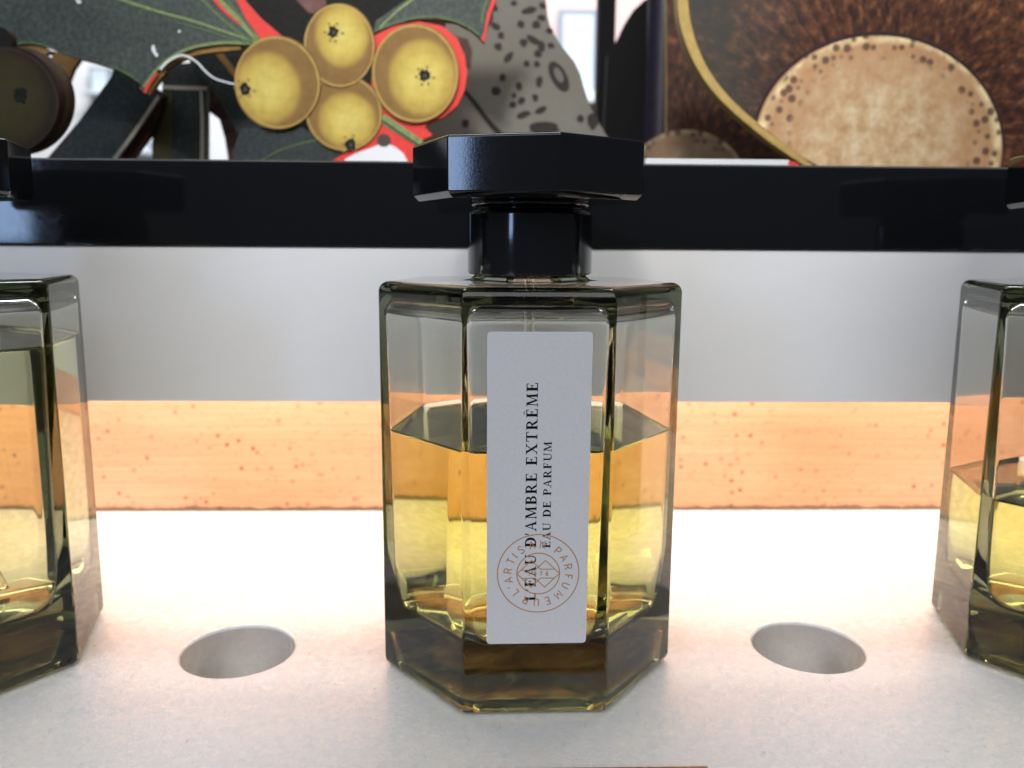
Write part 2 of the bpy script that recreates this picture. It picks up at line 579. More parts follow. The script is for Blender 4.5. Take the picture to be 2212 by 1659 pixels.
def put_serif(bm, text, x_base, z0, z1, cap, dy):
    """text running upwards, letter tops to the left"""
    gl, wsum = [], 0
    track = .14
    for ch in text:
        P, w = serif(ch); gl.append((P, wsum)); wsum += w + track
    wsum -= track
    k = (z1 - z0) / wsum
    i = 0
    for P, x in gl:
        for q in P:
            i += 1
            vs = [bm.verts.new((x_base - v * cap, dy - i % 3 * 1.5e-6, z0 + (x + u) * k)) for u, v in q]
            f = bm.faces.new(vs)
    for f in bm.faces:
        f.normal_update()
        if f.normal.y > 0: f.normal_flip()


# ------------------------------------------------------------------ bottle
LAB_W, LAB_Z0, LAB_Z1 = .0203, .0161, .0799
H = .0883


def body_rings():
    R = []
    for ins, z, fi in ((.0240, .0020, .004), (.0150, .0017, .004), (.0080, .0012, .003), (.0062, .0006, .002), (.0048, .0001, .0016), (.0020, 0, .0012), (.0009, .0003, .0011), (.0002, .0010, .0011), (0, .0020, .0011)):
        R.append(hept_ring(APO - ins, fi, z))
    rb = .0021
    for i in range(7):
        a = i / 6 * math.pi / 2
        R.append(hept_ring(APO - rb * (1 - math.cos(a)), .0011 + .0006 * math.sin(a), H - rb + rb * math.sin(a)))
    R.append(hept_ring(APO - .006, .002, H + .0001))
    base = hept_ring(APO, .001, 0)
    for r, z in ((.0158, H + .0001), (.0136, H + .0004), (.0126, H + .0013), (.0124, H + .0035)):
        R.append([Vector((p.x / p.xy.length * r, p.y / p.xy.length * r, z)) for p in base])
    return R


FLOOR = .0122


def inner_prof():
    """(inset from the outer side, z, fillet) of the cavity, floor to shoulder"""
    P = []
    rb = .0120
    zt_ = H - .0034
    rt = .0045
    wall = lambda z: .0021 + .0025 * max(0, min(1, (zt_ - z) / (zt_ - FLOOR))) ** .8
    for i in range(10):
        a = i / 9 * math.pi / 2
        z = FLOOR + rb * (1 - math.cos(a))
        P.append((wall(z) + rb * .60 * (1 - math.sin(a)), z, .0014 + .004 * (1 - math.sin(a))))
    for k in range(1, 12):
        z = FLOOR + rb + (zt_ - rt - FLOOR - rb) * k / 12
        P.append((wall(z), z, .0014))
    for i in range(8):
        a = i / 7 * math.pi / 2
        z = zt_ - rt + rt * math.sin(a)
        P.append((wall(z) + rt * (1 - math.cos(a)), z, .0014 + .004 * (1 - math.cos(a))))
    return P


def cavity_rings(ex=0.0):
    return [(hept_ring(APO - i + ex, f + ex, z), z) for i, z, f in inner_prof()]


def make_bottle(name, loc, rz, crot, level, pmat, label, title=True):
    root = tag(empty(name, loc, rz), label, 'perfume bottle', 'glass perfume bottles on the shelf')
    # glass: outer skin and cavity skin of one closed body
    bm = bmesh.new()
    loft(bm, body_rings())
    for f in bm.faces:
        if f.calc_center_median().z < .0025 and f.calc_center_median().xy.length < APO - .0035 and len(f.verts) == 4 or (len(f.verts) > 4 and f.calc_center_median().z < .01):
            f.material_index = 1
    cr = [r for r, z in cavity_rings()]
    base = hept_ring(APO, .001, 0)
    for r, z in ((.0105, H - .0030), (.0090, H - .0020), (.0088, H + .0015)):
        cr.append([Vector((p.x / p.xy.length * r, p.y / p.xy.length * r, z)) for p in base])
    bi = bmesh.new()
    fl = [Vector((p.x * .4, p.y * .4, FLOOR + .0006)) for p in cr[0]]
    fl2 = [Vector((p.x * .8, p.y * .8, FLOOR + .0002)) for p in cr[0]]
    loft(bi, [fl, fl2] + cr)
    bmesh.ops.reverse_faces(bi, faces=bi.faces)
    me = bpy.data.meshes.new('tmp'); bi.to_mesh(me); bi.free(); bm.from_mesh(me); bpy.data.meshes.remove(me)
    g = obj('glass_body', bm, [M['glass'], M['frosted']], root, smooth=True)
    weighted(g)
    # perfume, a hair larger than the cavity so that glass and liquid share one interface
    ex = .00004
    rings = [r for r, z in cavity_rings(ex) if z < level - .001]
    pr = inner_prof()
    i0 = next(a[0] + (b[0] - a[0]) * (level - a[1]) / (b[1] - a[1]) for a, b in zip(pr, pr[1:]) if a[1] <= level < b[1]) - ex
    rings.insert(0, [Vector((p.x * .8, p.y * .8, FLOOR + .0002 - ex)) for p in rings[0]])
    rings.insert(0, [Vector((p.x * .4, p.y * .4, FLOOR + .0006 - ex)) for p in rings[1]])
    for r_ in rings[2:3]:
        for p in r_: p.z -= ex
    for ins, dz in ((0, .0009), (.0003, .00052), (.0008, .0002), (.0015, .00005), (.0024, 0)):
        rings.append(hept_ring(APO - i0 - ins, .0014 + ex, level + dz))
    bm = bmesh.new(); loft(bm, rings)
    weighted(obj('perfume', bm, pmat, root, smooth=True))
    # dip tube
    bm = bmesh.new()
    n = 16
    tr = []
    for r_, zz in ((.0011, 0), (.0011, 1)):
        pass
    path = [Vector((.0, .001, H + .001)), Vector((.0005, .002, .06)), Vector((.002, .0045, .03)), Vector((.0045, .008, .0145))]
    pp = crom(path, 6, False)
    for rr, rev in ((.00125, False), (.0008, True)):
        rings = [[Vector((p.x + rr * math.cos(2 * math.pi * i / n), p.y + rr * math.sin(2 * math.pi * i / n), p.z)) for i in range(n)] for p in pp]
        if rev: tr2 = rings
        else: tr1 = rings
    A = loft(bm, tr1, False, False); B = loft(bm, tr2, False, False)
    for k in (0, -1):
        for i in range(n):
            j = (i + 1) % n
            bm.faces.new((A[k][i], A[k][j], B[k][j], B[k][i]))
    bmesh.ops.recalc_face_normals(bm, faces=bm.faces)
    obj('dip_tube', bm, M['tube'], root, smooth=True)
    # collar
    bm = bmesh.new()
    lathe(bm, [(.0100, H + .0014), (.0134, H + .0014), (.0139, H + .0018), (.0139, .1026), (.0137, .1030), (.0131, .1035), (.0119, .1037), (.0119, .1043),
               (.0130, .1045), (.0133, .1049), (.0133, .1055), (.0128, .1060), (.0, .1060)][:-1], 72)
    weighted(obj('collar', bm, M['collar'], root, smooth=True))
    # cap
    ca = .0261 * math.cos(math.pi / 7)
    bm = bmesh.new()
    R = []
    for ins, z in ((.0014, .10555), (.0011, .10558), (.0002, .1066), (0, .1069), (0, .1170), (.0001, .1173), (.0004, .1176), (.0010, .11765), (.0045, .1177)):
        R.append([Matrix.Rotation(crot, 3, 'Z') @ p for p in hept_ring(ca - ins, .0005, z, 4)])
    loft(bm, R)
    weighted(obj('cap', bm, M['cap'], root, smooth=True))
    # label
    bm = bmesh.new()
    cc = .0008
    pts = []
    for cx_, cz_, a0 in ((LAB_W / 2 - cc, LAB_Z1 - cc, 0), (-LAB_W / 2 + cc, LAB_Z1 - cc, 90), (-LAB_W / 2 + cc, LAB_Z0 + cc, 180), (LAB_W / 2 - cc, LAB_Z0 + cc, 270)):
        for i in range(6):
            a = math.radians(a0 + i * 18)
            pts.append((cx_ + cc * math.cos(a), cz_ + cc * math.sin(a)))
    loft(bm, [[Vector((x, -APO - .00002, z)) for x, z in pts], [Vector((x, -APO - .00013, z)) for x, z in pts]])
    bmesh.ops.recalc_face_normals(bm, faces=bm.faces)
    lab = obj('label', bm, M['paper'], root)
    lab.location.x = .0002
    yk = -APO - .00014
    x0 = -LAB_W / 2
    if title:
        bm = bmesh.new()
        put_serif(bm, "L'EAU D'AMBRE EXTRÊME", x0 + .00985, LAB_Z0 + .0092, LAB_Z0 + .0540, .00222, yk)
        obj('title_print', bm, M['ink'], lab)
        bm = bmesh.new()
        put_serif(bm, 'EAU DE PARFUM', x0 + .0127, LAB_Z0 + .0204, LAB_Z0 + .0422, .00158, yk)
        obj('subtitle_print', bm, M['ink'], lab)
    # round emblem
    bm = bmesh.new()
    ex_, ez_ = x0 + .01035, LAB_Z0 + .0150
    u = .0082 / 690
    y2 = yk - .00001
    lw = .00021
    for r_ in (690 * u, 362 * u):
        line(bm, [(ex_ + r_ * math.cos(2 * math.pi * i / 96), ez_ + r_ * math.sin(2 * math.pi * i / 96)) for i in range(96)], lw, y2, True)
    E_ = lambda q: [(ex_ + (a - 925) * u, ez_ - (b_ - 833) * u) for a, b_ in q]
    for k, q in enumerate(([(568, 830), (810, 600), (965, 755), (1195, 755)], [(640, 770), (870, 770), (1045, 600), (1283, 830)],
                           [(568, 836), (805, 1075), (965, 915), (1205, 915)], [(650, 915), (875, 915), (1035, 1075), (1283, 836)])):
        line(bm, E_(q), lw * .9, y2 - 2e-6 * (k + 1))
    for k, (ch, cx_) in enumerate(zip('1976', (772, 872, 970, 1076))):
        for st in SANS[ch]:
            line(bm, E_([(cx_ + (a - .27) * 66, 868 - b_ * 68) for a, b_ in st]), lw * .8, y2)
    ring = [('L', -129.5), ("'", -117.5), ('A', -103), ('R', -84), ('T', -64), ('I', -51), ('S', -34.7), ('A', -12.8), ('N', 7.5), ('P', 39.5), ('A', 57.6),
            ('R', 77), ('F', 97), ('U', 115), ('M', 137.8), ('E', 161.6), ('U', 182.8), ('R', 204)]
    for ch, deg in ring:
        a = math.radians(deg)
        up = Vector((math.sin(a), math.cos(a))); rt = Vector((math.cos(a), -math.sin(a)))
        wd = max(p[0] for st in SANS[ch] for p in st)
        hgt = 128 * u
        for k, st in enumerate(SANS[ch]):
            q = []
            for gx, gy in st:
                p = up * (452 * u + gy * hgt) + rt * ((gx - wd / 2) * hgt * .95)
                q.append((ex_ + p.x, ez_ + p.y))
            line(bm, q, lw * 1.05, y2 - 2e-6 * k)
    obj('emblem_print', bm, M['gold'], lab)
    return root


make_bottle('perfume_bottle', (0, 0, .00015), .0156, -.282 - .0156, .0549, M['perfume_amber'],
            'middle smoky glass bottle of amber perfume with lettered white label and black cap')
make_bottle('perfume_bottle', (-.1365, -.0004, .00015), .0136, .05, .0730, M['perfume_pale'],
            'nearly full bottle of pale perfume cut off by the left edge of the photo', title=False)
make_bottle('perfume_bottle', (.1371, -.0004, .00015), -.013, .02, .0385, M['perfume_amber'],
            'bottle with the lowest liquid level, cut off by the right edge of the photo', title=False)

# ------------------------------------------------------------------ printed cut-out boards standing behind the riser
def leaf_mat(name, a, b_):
    m, nt, N, L, b = mat(name)
    n = tex(nt, 'ShaderNodeTexNoise', 45, Detail=4)
    n2 = tex(nt, 'ShaderNodeTexNoise', 620, Detail=3, Roughness=.8)
    c = ramp(nt, n.outputs['Fac'], [(.3, a), (.7, b_)])
    c = mix(nt, .7, c, ramp(nt, n2.outputs['Fac'], [(.38, (.35, .38, .36)), (.5, (.9, .9, .9)), (.64, (1.6, 1.6, 1.7))]), 'MULTIPLY')
    L.new(c, b.inputs['Base Color'])
    b.inputs['Roughness'].default_value = .55
    b.inputs['Specular IOR Level'].default_value = .25
    return m


def berry_mat(name, ox, oy, rin, dark=1.0):
    m, nt, N, L, b = mat(name)
    tc = N.new('ShaderNodeTexCoord')
    sx = N.new('ShaderNodeSeparateXYZ'); L.new(tc.outputs['Generated'], sx.inputs[0])
    X = mth(nt, 'MULTIPLY_ADD', sx.outputs['X'], 2, -1); Z = mth(nt, 'MULTIPLY_ADD', sx.outputs['Z'], 2, -1)

    def dist(cx, cyy):
        dx = mth(nt, 'SUBTRACT', X, cx); dz = mth(nt, 'SUBTRACT', Z, cyy)
        return mth(nt, 'SQRT', mth(nt, 'ADD', mth(nt, 'MULTIPLY', dx, dx), mth(nt, 'MULTIPLY', dz, dz)))
    n = tex(nt, 'ShaderNodeTexNoise', 500, Detail=4, Roughness=.7)
    n0 = tex(nt, 'ShaderNodeTexNoise', 240, Detail=5, Roughness=.75)
    di = mth(nt, 'ADD', dist(ox, oy), mth(nt, 'MULTIPLY_ADD', n.outputs['Fac'], .12, -.06))
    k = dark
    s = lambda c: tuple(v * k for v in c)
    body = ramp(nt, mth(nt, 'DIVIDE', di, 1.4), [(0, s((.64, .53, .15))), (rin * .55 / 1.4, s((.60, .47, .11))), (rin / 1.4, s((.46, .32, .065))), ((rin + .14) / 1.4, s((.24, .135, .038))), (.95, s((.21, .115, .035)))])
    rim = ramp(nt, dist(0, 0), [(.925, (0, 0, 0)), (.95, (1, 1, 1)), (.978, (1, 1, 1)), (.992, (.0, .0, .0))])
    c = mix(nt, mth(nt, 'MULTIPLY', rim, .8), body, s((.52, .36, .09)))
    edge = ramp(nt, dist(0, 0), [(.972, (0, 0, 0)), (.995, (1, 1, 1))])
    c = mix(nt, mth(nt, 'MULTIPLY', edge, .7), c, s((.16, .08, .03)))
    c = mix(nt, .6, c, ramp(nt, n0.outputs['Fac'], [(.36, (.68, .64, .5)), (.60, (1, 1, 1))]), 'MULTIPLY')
    L.new(c, b.inputs['Base Color'])
    b.inputs['Roughness'].default_value = .6
    b.inputs['Specular IOR Level'].default_value = .2
    return m


M['leaf'] = leaf_mat('dark_green_print', (.030, .042, .036), (.060, .078, .066))
M['leaf2'] = leaf_mat('blackish_green_print', (.018, .026, .025), (.032, .042, .040))
M['olive'] = plain('olive_print', (.055, .055, .022), .6, var=.25, vscale=120)
M['vein'] = plain('light_green_print', (.19, .26, .095), .6, var=.4, vscale=700)
M['vein_dim'] = plain('soft_green_print', (.10, .15, .06), .6, var=.3, vscale=700)
M['red'] = plain('red_print', (.68, .045, .035), .55, var=.10, vscale=500)
M['edge'] = plain('cut_board_edge', (.30, .17, .055), .8, var=.25, vscale=300)
M['pale_edge'] = plain('pale_board_edge', (.42, .40, .34), .8, var=.2, vscale=300)
M['brown'] = plain('dark_brown_print', (.060, .028, .020), .6, var=.5, vscale=160)
M['white'] = plain('white_print', (.74, .76, .78), .6)
M['dark'] = plain('dark_print', (.010, .0105, .009), .6, var=.4, vscale=400, spec=.12)
M['mottled'] = plain('mottled_rose_brown_print', (.13, .080, .072), .6, var=.75, vscale=230)
M['dim_edge'] = plain('dim_board_edge', (.10, .070, .045), .8, var=.25, vscale=300)
M['darkhole'] = plain('grey_brown_print', (.06, .05, .045), .6)


def board(name, pts, Y, thick, m_, edge=None, parent=None, smooth=0, origin=None):
    """a flat cut-out: outline traced on its own plane, extruded away from the viewer"""
    if smooth: pts = [tuple(p) for p in crom(pts, smooth)]
    pts = list(pts)
    w = [px(x, y, Y) for x, y in pts]
    low = [y >= 365 for x, y in pts]
    if thick >= .0028 and any(low) and not all(low):              # boards stand on the ledge behind the riser
        k0 = next(i for i in range(len(pts)) if not low[i])
        w = w[k0:] + w[:k0]; low = low[k0:] + low[:k0]
        zb = .1183 if Y < .107 else LEDGE + .0002
        out, i = [], 0
        while i < len(w):
            if not low[i]:
                out.append(w[i]); i += 1
                continue
            j = i
            while j + 1 < len(w) and low[j + 1]: j += 1
            a_, b2 = w[i], w[j]
            out += [a_, Vector((a_.x, a_.y, zb))]
            if j > i: out += [Vector((b2.x, b2.y, zb)), b2]
            i = j + 1
        w = out
    c = Vector((sum(p.x for p in w) / len(w), Y, sum(p.z for p in w) / len(w))) if origin is None else origin
    off = parent.location if parent is not None else Vector((0, 0, 0))
    bm = bmesh.new()
    fr = [bm.verts.new(p - c) for p in w]
    bk = [bm.verts.new(p - c + Vector((0, thick, 0))) for p in w]
    f = bm.faces.new(fr); f2 = bm.faces.new(list(reversed(bk)))
    f.normal_update(); f2.normal_update()
    n = len(fr)
    sides = []
    for i in range(n):
        j = (i + 1) % n
        sides.append(bm.faces.new((fr[j], fr[i], bk[i], bk[j])))
    for s in sides: s.material_index = 1 if edge else 0
    bmesh.ops.triangulate(bm, faces=[f, f2], ngon_method='EAR_CLIP')
    bmesh.ops.recalc_face_normals(bm, faces=bm.faces)
    o = obj(name, bm, [m_, edge] if edge else m_, parent)
    o.location = c - off
    return o


def stroke(name, pts, widths, Y, m_, parent, thick=.00012, seg=6):
    """tapered ribbon print along a traced line"""
    P = crom(pts, seg, False)
    n = len(P)
    if isinstance(widths, (int, float)): widths = (widths, widths)
    Lp, Rp = [], []
    for i, p in enumerate(P):
        d = (P[min(i + 1, n - 1)] - P[max(i - 1, 0)]).normalized()
        w = widths[0] + (widths[1] - widths[0]) * i / (n - 1)
        nn = Vector((-d.y, d.x)) * w / 2
        Lp.append(tuple(p + nn)); Rp.append(tuple(p - nn))
    return board(name, Lp + Rp[::-1], Y, thick, m_, None, parent)


def ell(cx, cyy, rx, ry, n=56, a0=0, jit=0):
    return [(cx + rx * math.cos(2 * math.pi * i / n) * (1 + jit * random.uniform(-1, 1)), cyy + ry * math.sin(2 * math.pi * i / n) * (1 + jit * random.uniform(-1, 1))) for i in range(n)]


def calyx(parent, cx, cyy, Y, r=13):
    pts = []
    n = 22
    for i in range(n):
        rr = r * random.choice((.78, .92, 1.0, 1.12))
        pts.append((cx + rr * math.cos(2 * math.pi * i / n) * .9, cyy + rr * math.sin(2 * math.pi * i / n) * 1.1))
    pts = [tuple(p) for p in crom(pts, 3)]
    o = board('calyx', pts, Y, .0001, M['dark'], None, parent)
    return o


LEDGE = .1000
bm = bmesh.new(); box(bm, -.42, .1085, .085, .42, .46, LEDGE)
tag(obj('ledge', bm, M['fascia']), kind='structure')

# --- holly board
HY = .112
z0 = LEDGE
holly = tag(empty('holly_cutout', (px(640, 200, HY).x, HY, z0)), 'printed cut-out of dark holly leaves with four yellow berries and red edging', 'display board')
board('leaf', [(-70, -60), (470, -60), (500, -20), (530, 40), (562, 82), (545, 97), (515, 93), (470, 97), (425, 104), (385, 120), (352, 143), (326, 170), (308, 198),
               (303, 182), (285, 168), (255, 152), (215, 139), (170, 127), (130, 114), (95, 100), (62, 91), (30, 94), (-10, 108), (-70, 120)], HY, .004, M['leaf'], M['edge'], holly)
board('red_border', [(438, -60), (500, -60), (520, -10), (560, 36), (612, 80), (640, 95), (560, 110), (548, 80), (520, 40), (470, -20)], HY + .0008, .0032, M['red'], M['edge'], holly)
board('leaf', [(806, 72), (812, 45), (850, 18), (905, -20), (930, -60), (1110, -60), (1064, -6), (1052, 28), (1047, 62), (1040, 84), (1018, 64), (985, 47), (940, 40), (895, 42), (850, 54)], HY, .004, M['leaf'], M['edge'], holly)
board('red_border', [(1064, -20), (1078, -40), (1072, 0), (1060, 30), (1052, 62), (1046, 92), (1036, 82), (1042, 50), (1050, 10)], HY + .0002, .0036, M['red'], M['edge'], holly)
board('red_border', [(806, 78), (850, 56), (905, 46), (955, 56), (987, 82), (1004, 120), (1009, 160), (1003, 197), (988, 228), (957, 254), (925, 266), (918, 275), (935, 292), (905, 305), (905, 365),
                     (700, 365), (720, 346), (760, 322), (800, 250)], HY + .0006, .0034, M['red'], M['edge'], holly)
board('white_patch', [(742, 365), (745, 344), (770, 330), (800, 320), (830, 308), (855, 318), (872, 332), (888, 365)], HY + .0003, .0003, M['white'], None, holly)
board('dark_spot', ell(829, 303, 15, 14, 24), HY + .0001, .0002, M['darkhole'], None, holly)
board('stem', [(822, 246), (836, 250), (915, 304), (905, 318), (816, 262)], HY + .0001, .0003, M['vein'], None, holly)
stroke('stem_shade', [(818, 256), (860, 284), (905, 314)], 4, HY - .0001, M['leaf2'], holly)
board('leaf', [(520, 278), (560, 276), (640, 268), (690, 296), (720, 320), (752, 324), (728, 340), (708, 365), (500, 365), (505, 320)], HY + .0012, .003, M['leaf2'], M['edge'], holly)
stroke('vein', [(556, 352), (610, 322), (690, 300)], (2, 3), HY + .001, M['vein_dim'], holly)
# veins and edges on the big leaf
stroke('vein', [(556, 92), (500, 73), (420, 46), (340, 24), (250, -6), (150, -50)], (4.5, 6), HY - .0002, M['vein'], holly)
stroke('vein', [(560, 90), (530, 58), (495, 22), (462, -12), (430, -55)], (11, 13), HY - .0002, M['vein'], holly)
stroke('vein', [(556, 88), (545, 70), (515, 30), (480, -14), (455, -50)], (2, 4), HY - .0003, M['vein_dim'], holly)
stroke('vein', [(548, 98), (500, 84), (430, 62), (380, 48)], (3, 2), HY - .0003, M['vein_dim'], holly)
stroke('vein', [(552, 94), (505, 62), (460, 22), (425, -14), (400, -50)], (5, 7), HY - .0003, M['vein_dim'], holly)
stroke('red_line', [(520, 54), (480, 18), (450, -18)], (3, 10), HY - .0004, M['red'], holly)
stroke('leaf_edge', [(540, 94), (490, 92), (440, 97), (395, 110), (358, 132), (330, 160), (310, 188)], (6, 5), HY - .0002, M['vein'], holly)
stroke('leaf_edge', [(300, 176), (270, 156), (235, 142)], (4, 3), HY - .0002, M['vein_dim'], holly)
stroke('leaf_edge', [(120, 108), (85, 95), (55, 92), (25, 97)], (4, 4), HY - .0002, M['vein_dim'], holly)
board('edge_strip', [(22, 98), (55, 90), (92, 100), (112, 112), (90, 118), (60, 112), (30, 108)], HY + .001, .003, M['edge'], M['edge'], holly)
stroke('red_line', [(340, 158), (325, 176), (312, 200)], (4, 8), HY - .0003, M['red'], holly)
stroke('edge_strip', [(345, 150), (385, 124), (440, 108), (520, 100)], (16, 14), HY + .0012, M['edge'], holly, .003)
stroke('edge_strip', [(312, 198), (330, 172), (352, 148)], (26, 20), HY + .0014, M['edge'], holly, .003)
stroke('peeled_film', [(346, 150), (362, 133), (382, 122), (400, 120), (425, 134), (448, 158), (470, 172), (508, 182)], (5, 3), HY - .0006, M['white'], holly)
stroke('vein', [(820, 60), (860, 22), (905, -12), (940, -45)], (4, 7), HY - .0002, M['vein'], holly)
stroke('leaf_edge', [(812, 66), (850, 50), (900, 38), (950, 37), (1000, 52), (1034, 74)], (4, 4), HY - .0002, M['vein_dim'], holly)
stroke('leaf_edge', [(1040, 50), (1046, 18), (1058, -12), (1075, -40)], (4, 5), HY - .0002, M['vein_dim'], holly)
board('paint_chip', [(328, 98), (333, 97), (337, 112), (342, 118), (338, 124), (332, 116), (327, 108)], HY - .0003, .0001, M['white'], None, holly)
board('paint_chip', [(384, 66), (389, 64), (390, 69), (386, 71)], HY - .0003, .0001, M['white'], None, holly)
board('paint_chip', [(162, -2), (174, 0), (176, 6), (168, 8)], HY - .0003, .0001, M['white'], None, holly)
for nm, cx, cyy, rx, ry, ox, oy, rin, kx, ky, lay in (('low', 743, 244, 83, 82, .08, -.20, .66, 757, 312, 1), ('top', 733, 98, 77, 91, .08, .24, .66, 720, 69, 2),
                                                     ('right', 897, 158, 94, 107, .16, -.08, .68, 917, 163, 3), ('left', 599, 178, 93, 101, -.24, -.12, .68, 529, 192, 3)):
    bo = board('berry', ell(cx, cyy, rx, ry, 64), HY - .0004 * lay, .0003, berry_mat('berry_print_' + nm, ox, oy, rin), None, holly)
    k = calyx(holly, kx, ky, HY - .0004 * lay - .00015)
    k.parent = bo
    k.location = k.location - bo.location
    rg = board('calyx_eye', ell(kx + 1, ky + 1, 4, 5, 12), HY - .0004 * lay - .0003, .0001, M['darkhole'], None, holly)
    rg.parent = bo
    rg.location = rg.location - bo.location
    for q in range(6):
        a = q * 1.05 + random.uniform(-.3, .3)
        d = board('calyx_dot', ell(kx + 19 * math.cos(a) * random.uniform(.85, 1.2), ky + 20 * math.sin(a), 3.5, 3, 8, 0, .25), HY - .0004 * lay - .00015, .0001, M['edge'], None, holly)
        d.parent = bo
        d.location = d.location - bo.location

# --- dark berry cut-out at the left edge, in front
DY = .082
drk = tag(empty('dark_berry_cutout', (px(40, 220, DY).x, DY, .1182)), 'dark brown berry cut-out with a small knob at the left edge', 'display board')
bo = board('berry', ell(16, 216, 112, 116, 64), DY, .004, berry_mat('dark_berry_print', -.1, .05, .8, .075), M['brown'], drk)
board('knob', ell(-2, 92, 28, 34, 32), DY + .0004, .003, M['dark'], M['brown'], drk)
board('stalk', [(-14, 96), (14, 96), (22, 135), (-20, 135)], DY + .0006, .003, M['brown'], M['edge'], drk)
board('stand', [(-10, 300), (44, 300), (44, 365), (-10, 365)], DY + .0045, .003, M['dark'], None, drk)
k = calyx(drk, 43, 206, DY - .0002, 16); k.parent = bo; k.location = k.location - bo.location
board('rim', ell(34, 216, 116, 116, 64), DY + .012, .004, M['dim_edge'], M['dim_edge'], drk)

# --- dark strap leaves behind the holly
SY = .150


def strap(label, pts, m_, edge, y):
    c = [px(a, b_, y) for a, b_ in pts]
    e = tag(empty('strap_leaf_cutout', (sum(p.x for p in c) / len(c), y, z0)), label, 'display board', 'strap leaf cut-outs behind the holly')
    board('leaf', pts, y, .004, m_, edge, e)
    return e


s1 = strap('dark diagonal strap leaf leaning right beside the brown berry', [(250, 130), (345, 196), (338, 212), (232, 365), (82, 365), (170, 262), (240, 166)], M['leaf2'], M['pale_edge'], SY)
stroke('edge_strip', [(342, 208), (290, 286), (234, 360)], (7, 8), SY - .0002, M['pale_edge'], s1)
board('tab', [(112, 110), (175, 122), (156, 150), (146, 178), (130, 160), (112, 134)], SY - .002, .003, M['edge'], M['edge'], s1)
s2 = strap('olive brown backing leaf beneath the holly tip', [(334, 205), (356, 205), (338, 262), (330, 282), (268, 365), (232, 365)], M['brown'], M['brown'], SY + .006)
s3 = strap('upright dark green strap leaf in the gap left of the berries', [(352, 140), (470, 130), (446, 200), (446, 365), (328, 365), (330, 260), (350, 196)], M['leaf2'], M['pale_edge'], SY + .012)
board('midrib', [(345, 200), (372, 196), (372, 365), (330, 365), (330, 300)], SY + .0116, .0003, M['olive'], None, s3)
stroke('edge_strip', [(352, 188), (400, 190), (448, 191)], 8, SY + .0116, M['pale_edge'], s3)
stroke('edge_strip', [(434, 196), (437, 270), (436, 360)], (5, 9), SY + .0116, M['pale_edge'], s3)
s4 = strap('broad dark leaf under the left yellow berry', [(400, 110), (560, 110), (640, 300), (640, 365), (546, 365), (520, 300), (480, 228), (440, 170), (415, 145)], M['leaf2'], M['brown'], SY + .003)
stroke('rib', [(470, 112), (500, 150), (530, 190)], (14, 12), SY + .0026, M['edge'], s4)
s5 = strap('mottled reddish leaf edge next to the narrow bright gap', [(432, 165), (470, 190), (530, 280), (560, 365), (496, 365), (486, 300), (474, 258), (450, 240)], M['mottled'], M['brown'], SY + .02)


# --- dark backing board high up between the berries
bk = tag(empty('backing_cutout', (px(700, 60, .19).x, .19, z0)), 'black brown backing board glimpsed above the yellow berries', 'display board')
board('panel', [(470, -70), (1000, -70), (1010, 60), (960, 365), (640, 365), (560, 200), (430, 60)], .19, .004, M['dark'], M['dark'], bk)
board('print', [(640, -40), (700, -40), (705, 10), (690, 32), (668, 28), (640, 0)], .1896, .0003, plain('dusty_brown_print', (.13, .06, .05), .6, var=.5, vscale=150), None, bk)

# --- spotted cut-out
PYY = .165
m, nt, N, L, b = mat('spotted_print')
n = tex(nt, 'ShaderNodeTexNoise', 300, Detail=4, Roughness=.8)
n2 = tex(nt, 'ShaderNodeTexNoise', 14)
c = mix(nt, .4, ramp(nt, n2.outputs['Fac'], [(.3, (.105, .090, .062)), (.7, (.150, .145, .125))]), ramp(nt, n.outputs['Fac'], [(.3, (.6, .6, .6)), (.7, (1, 1, 1))]), 'MULTIPLY')
L.new(c, b.inputs['Base Color']); b.inputs['Roughness'].default_value = .6
M['spotbase'] = m
M['spot'] = plain('dark_spot_print', (.020, .014, .012), .6, var=.3, vscale=500)
spt = tag(empty('spotted_cutout', (px(1120, 200, PYY).x, PYY, z0)), 'beige cut-out with dark brown spots behind the black cap', 'display board')
board('panel', [(1020, -70), (1183, -70), (1178, -10), (1183, 35), (1190, 62), (1204, 86), (1222, 110), (1240, 132), (1253, 158), (1262, 190), (1272, 222), (1284, 250), (1300, 276), (1322, 312), (1345, 365),
                (880, 365), (880, 200), (960, 60)], PYY, .004, M['spotbase'], M['edge'], spt)
SP = [(1062, 14, 16, 9, .5), (1055, 42, 8, 18, .4), (1070, 56, 12, 7, .5), (1125, 52, 8, 8, 0), (1158, 53, 10, 8, .2), (1143, 22, 16, 7, -.3), (1170, 38, 9, 7, .2), (1187, 66, 8, 6, 0), (1152, 86, 16, 7, .5), (1170, 100, 8, 12, 0),
      (1162, 116, 9, 7, .4), (1131, 92, 8, 9, 0), (1082, 76, 7, 7, 0), (1076, 100, 9, 8, 0), (1098, 124, 7, 14, .7), (1137, 137, 7, 7, 0), (1160, 138, 7, 7, 0), (1086, 166, 7, 8, 0), (1165, 176, 7, 13, .2), (1121, 186, 7, 9, 0),
      (1072, 196, 10, 9, .3), (1156, 210, 7, 8, 0), (1110, 206, 5, 6, 0), (1127, 217, 9, 7, -.6), (1108, 226, 8, 7, 0), (1168, 238, 13, 7, -.4), (1130, 248, 16, 7, -.3), (1254, 256, 8, 8, 0), (1280, 262, 12, 16, 0),
      (1005, 266, 8, 9, 0), (1175, 275, 34, 14, 0), (1190, 98, 8, 6, .2), (1172, 12, 8, 6, .4), (1110, 6, 7, 6, 0)]
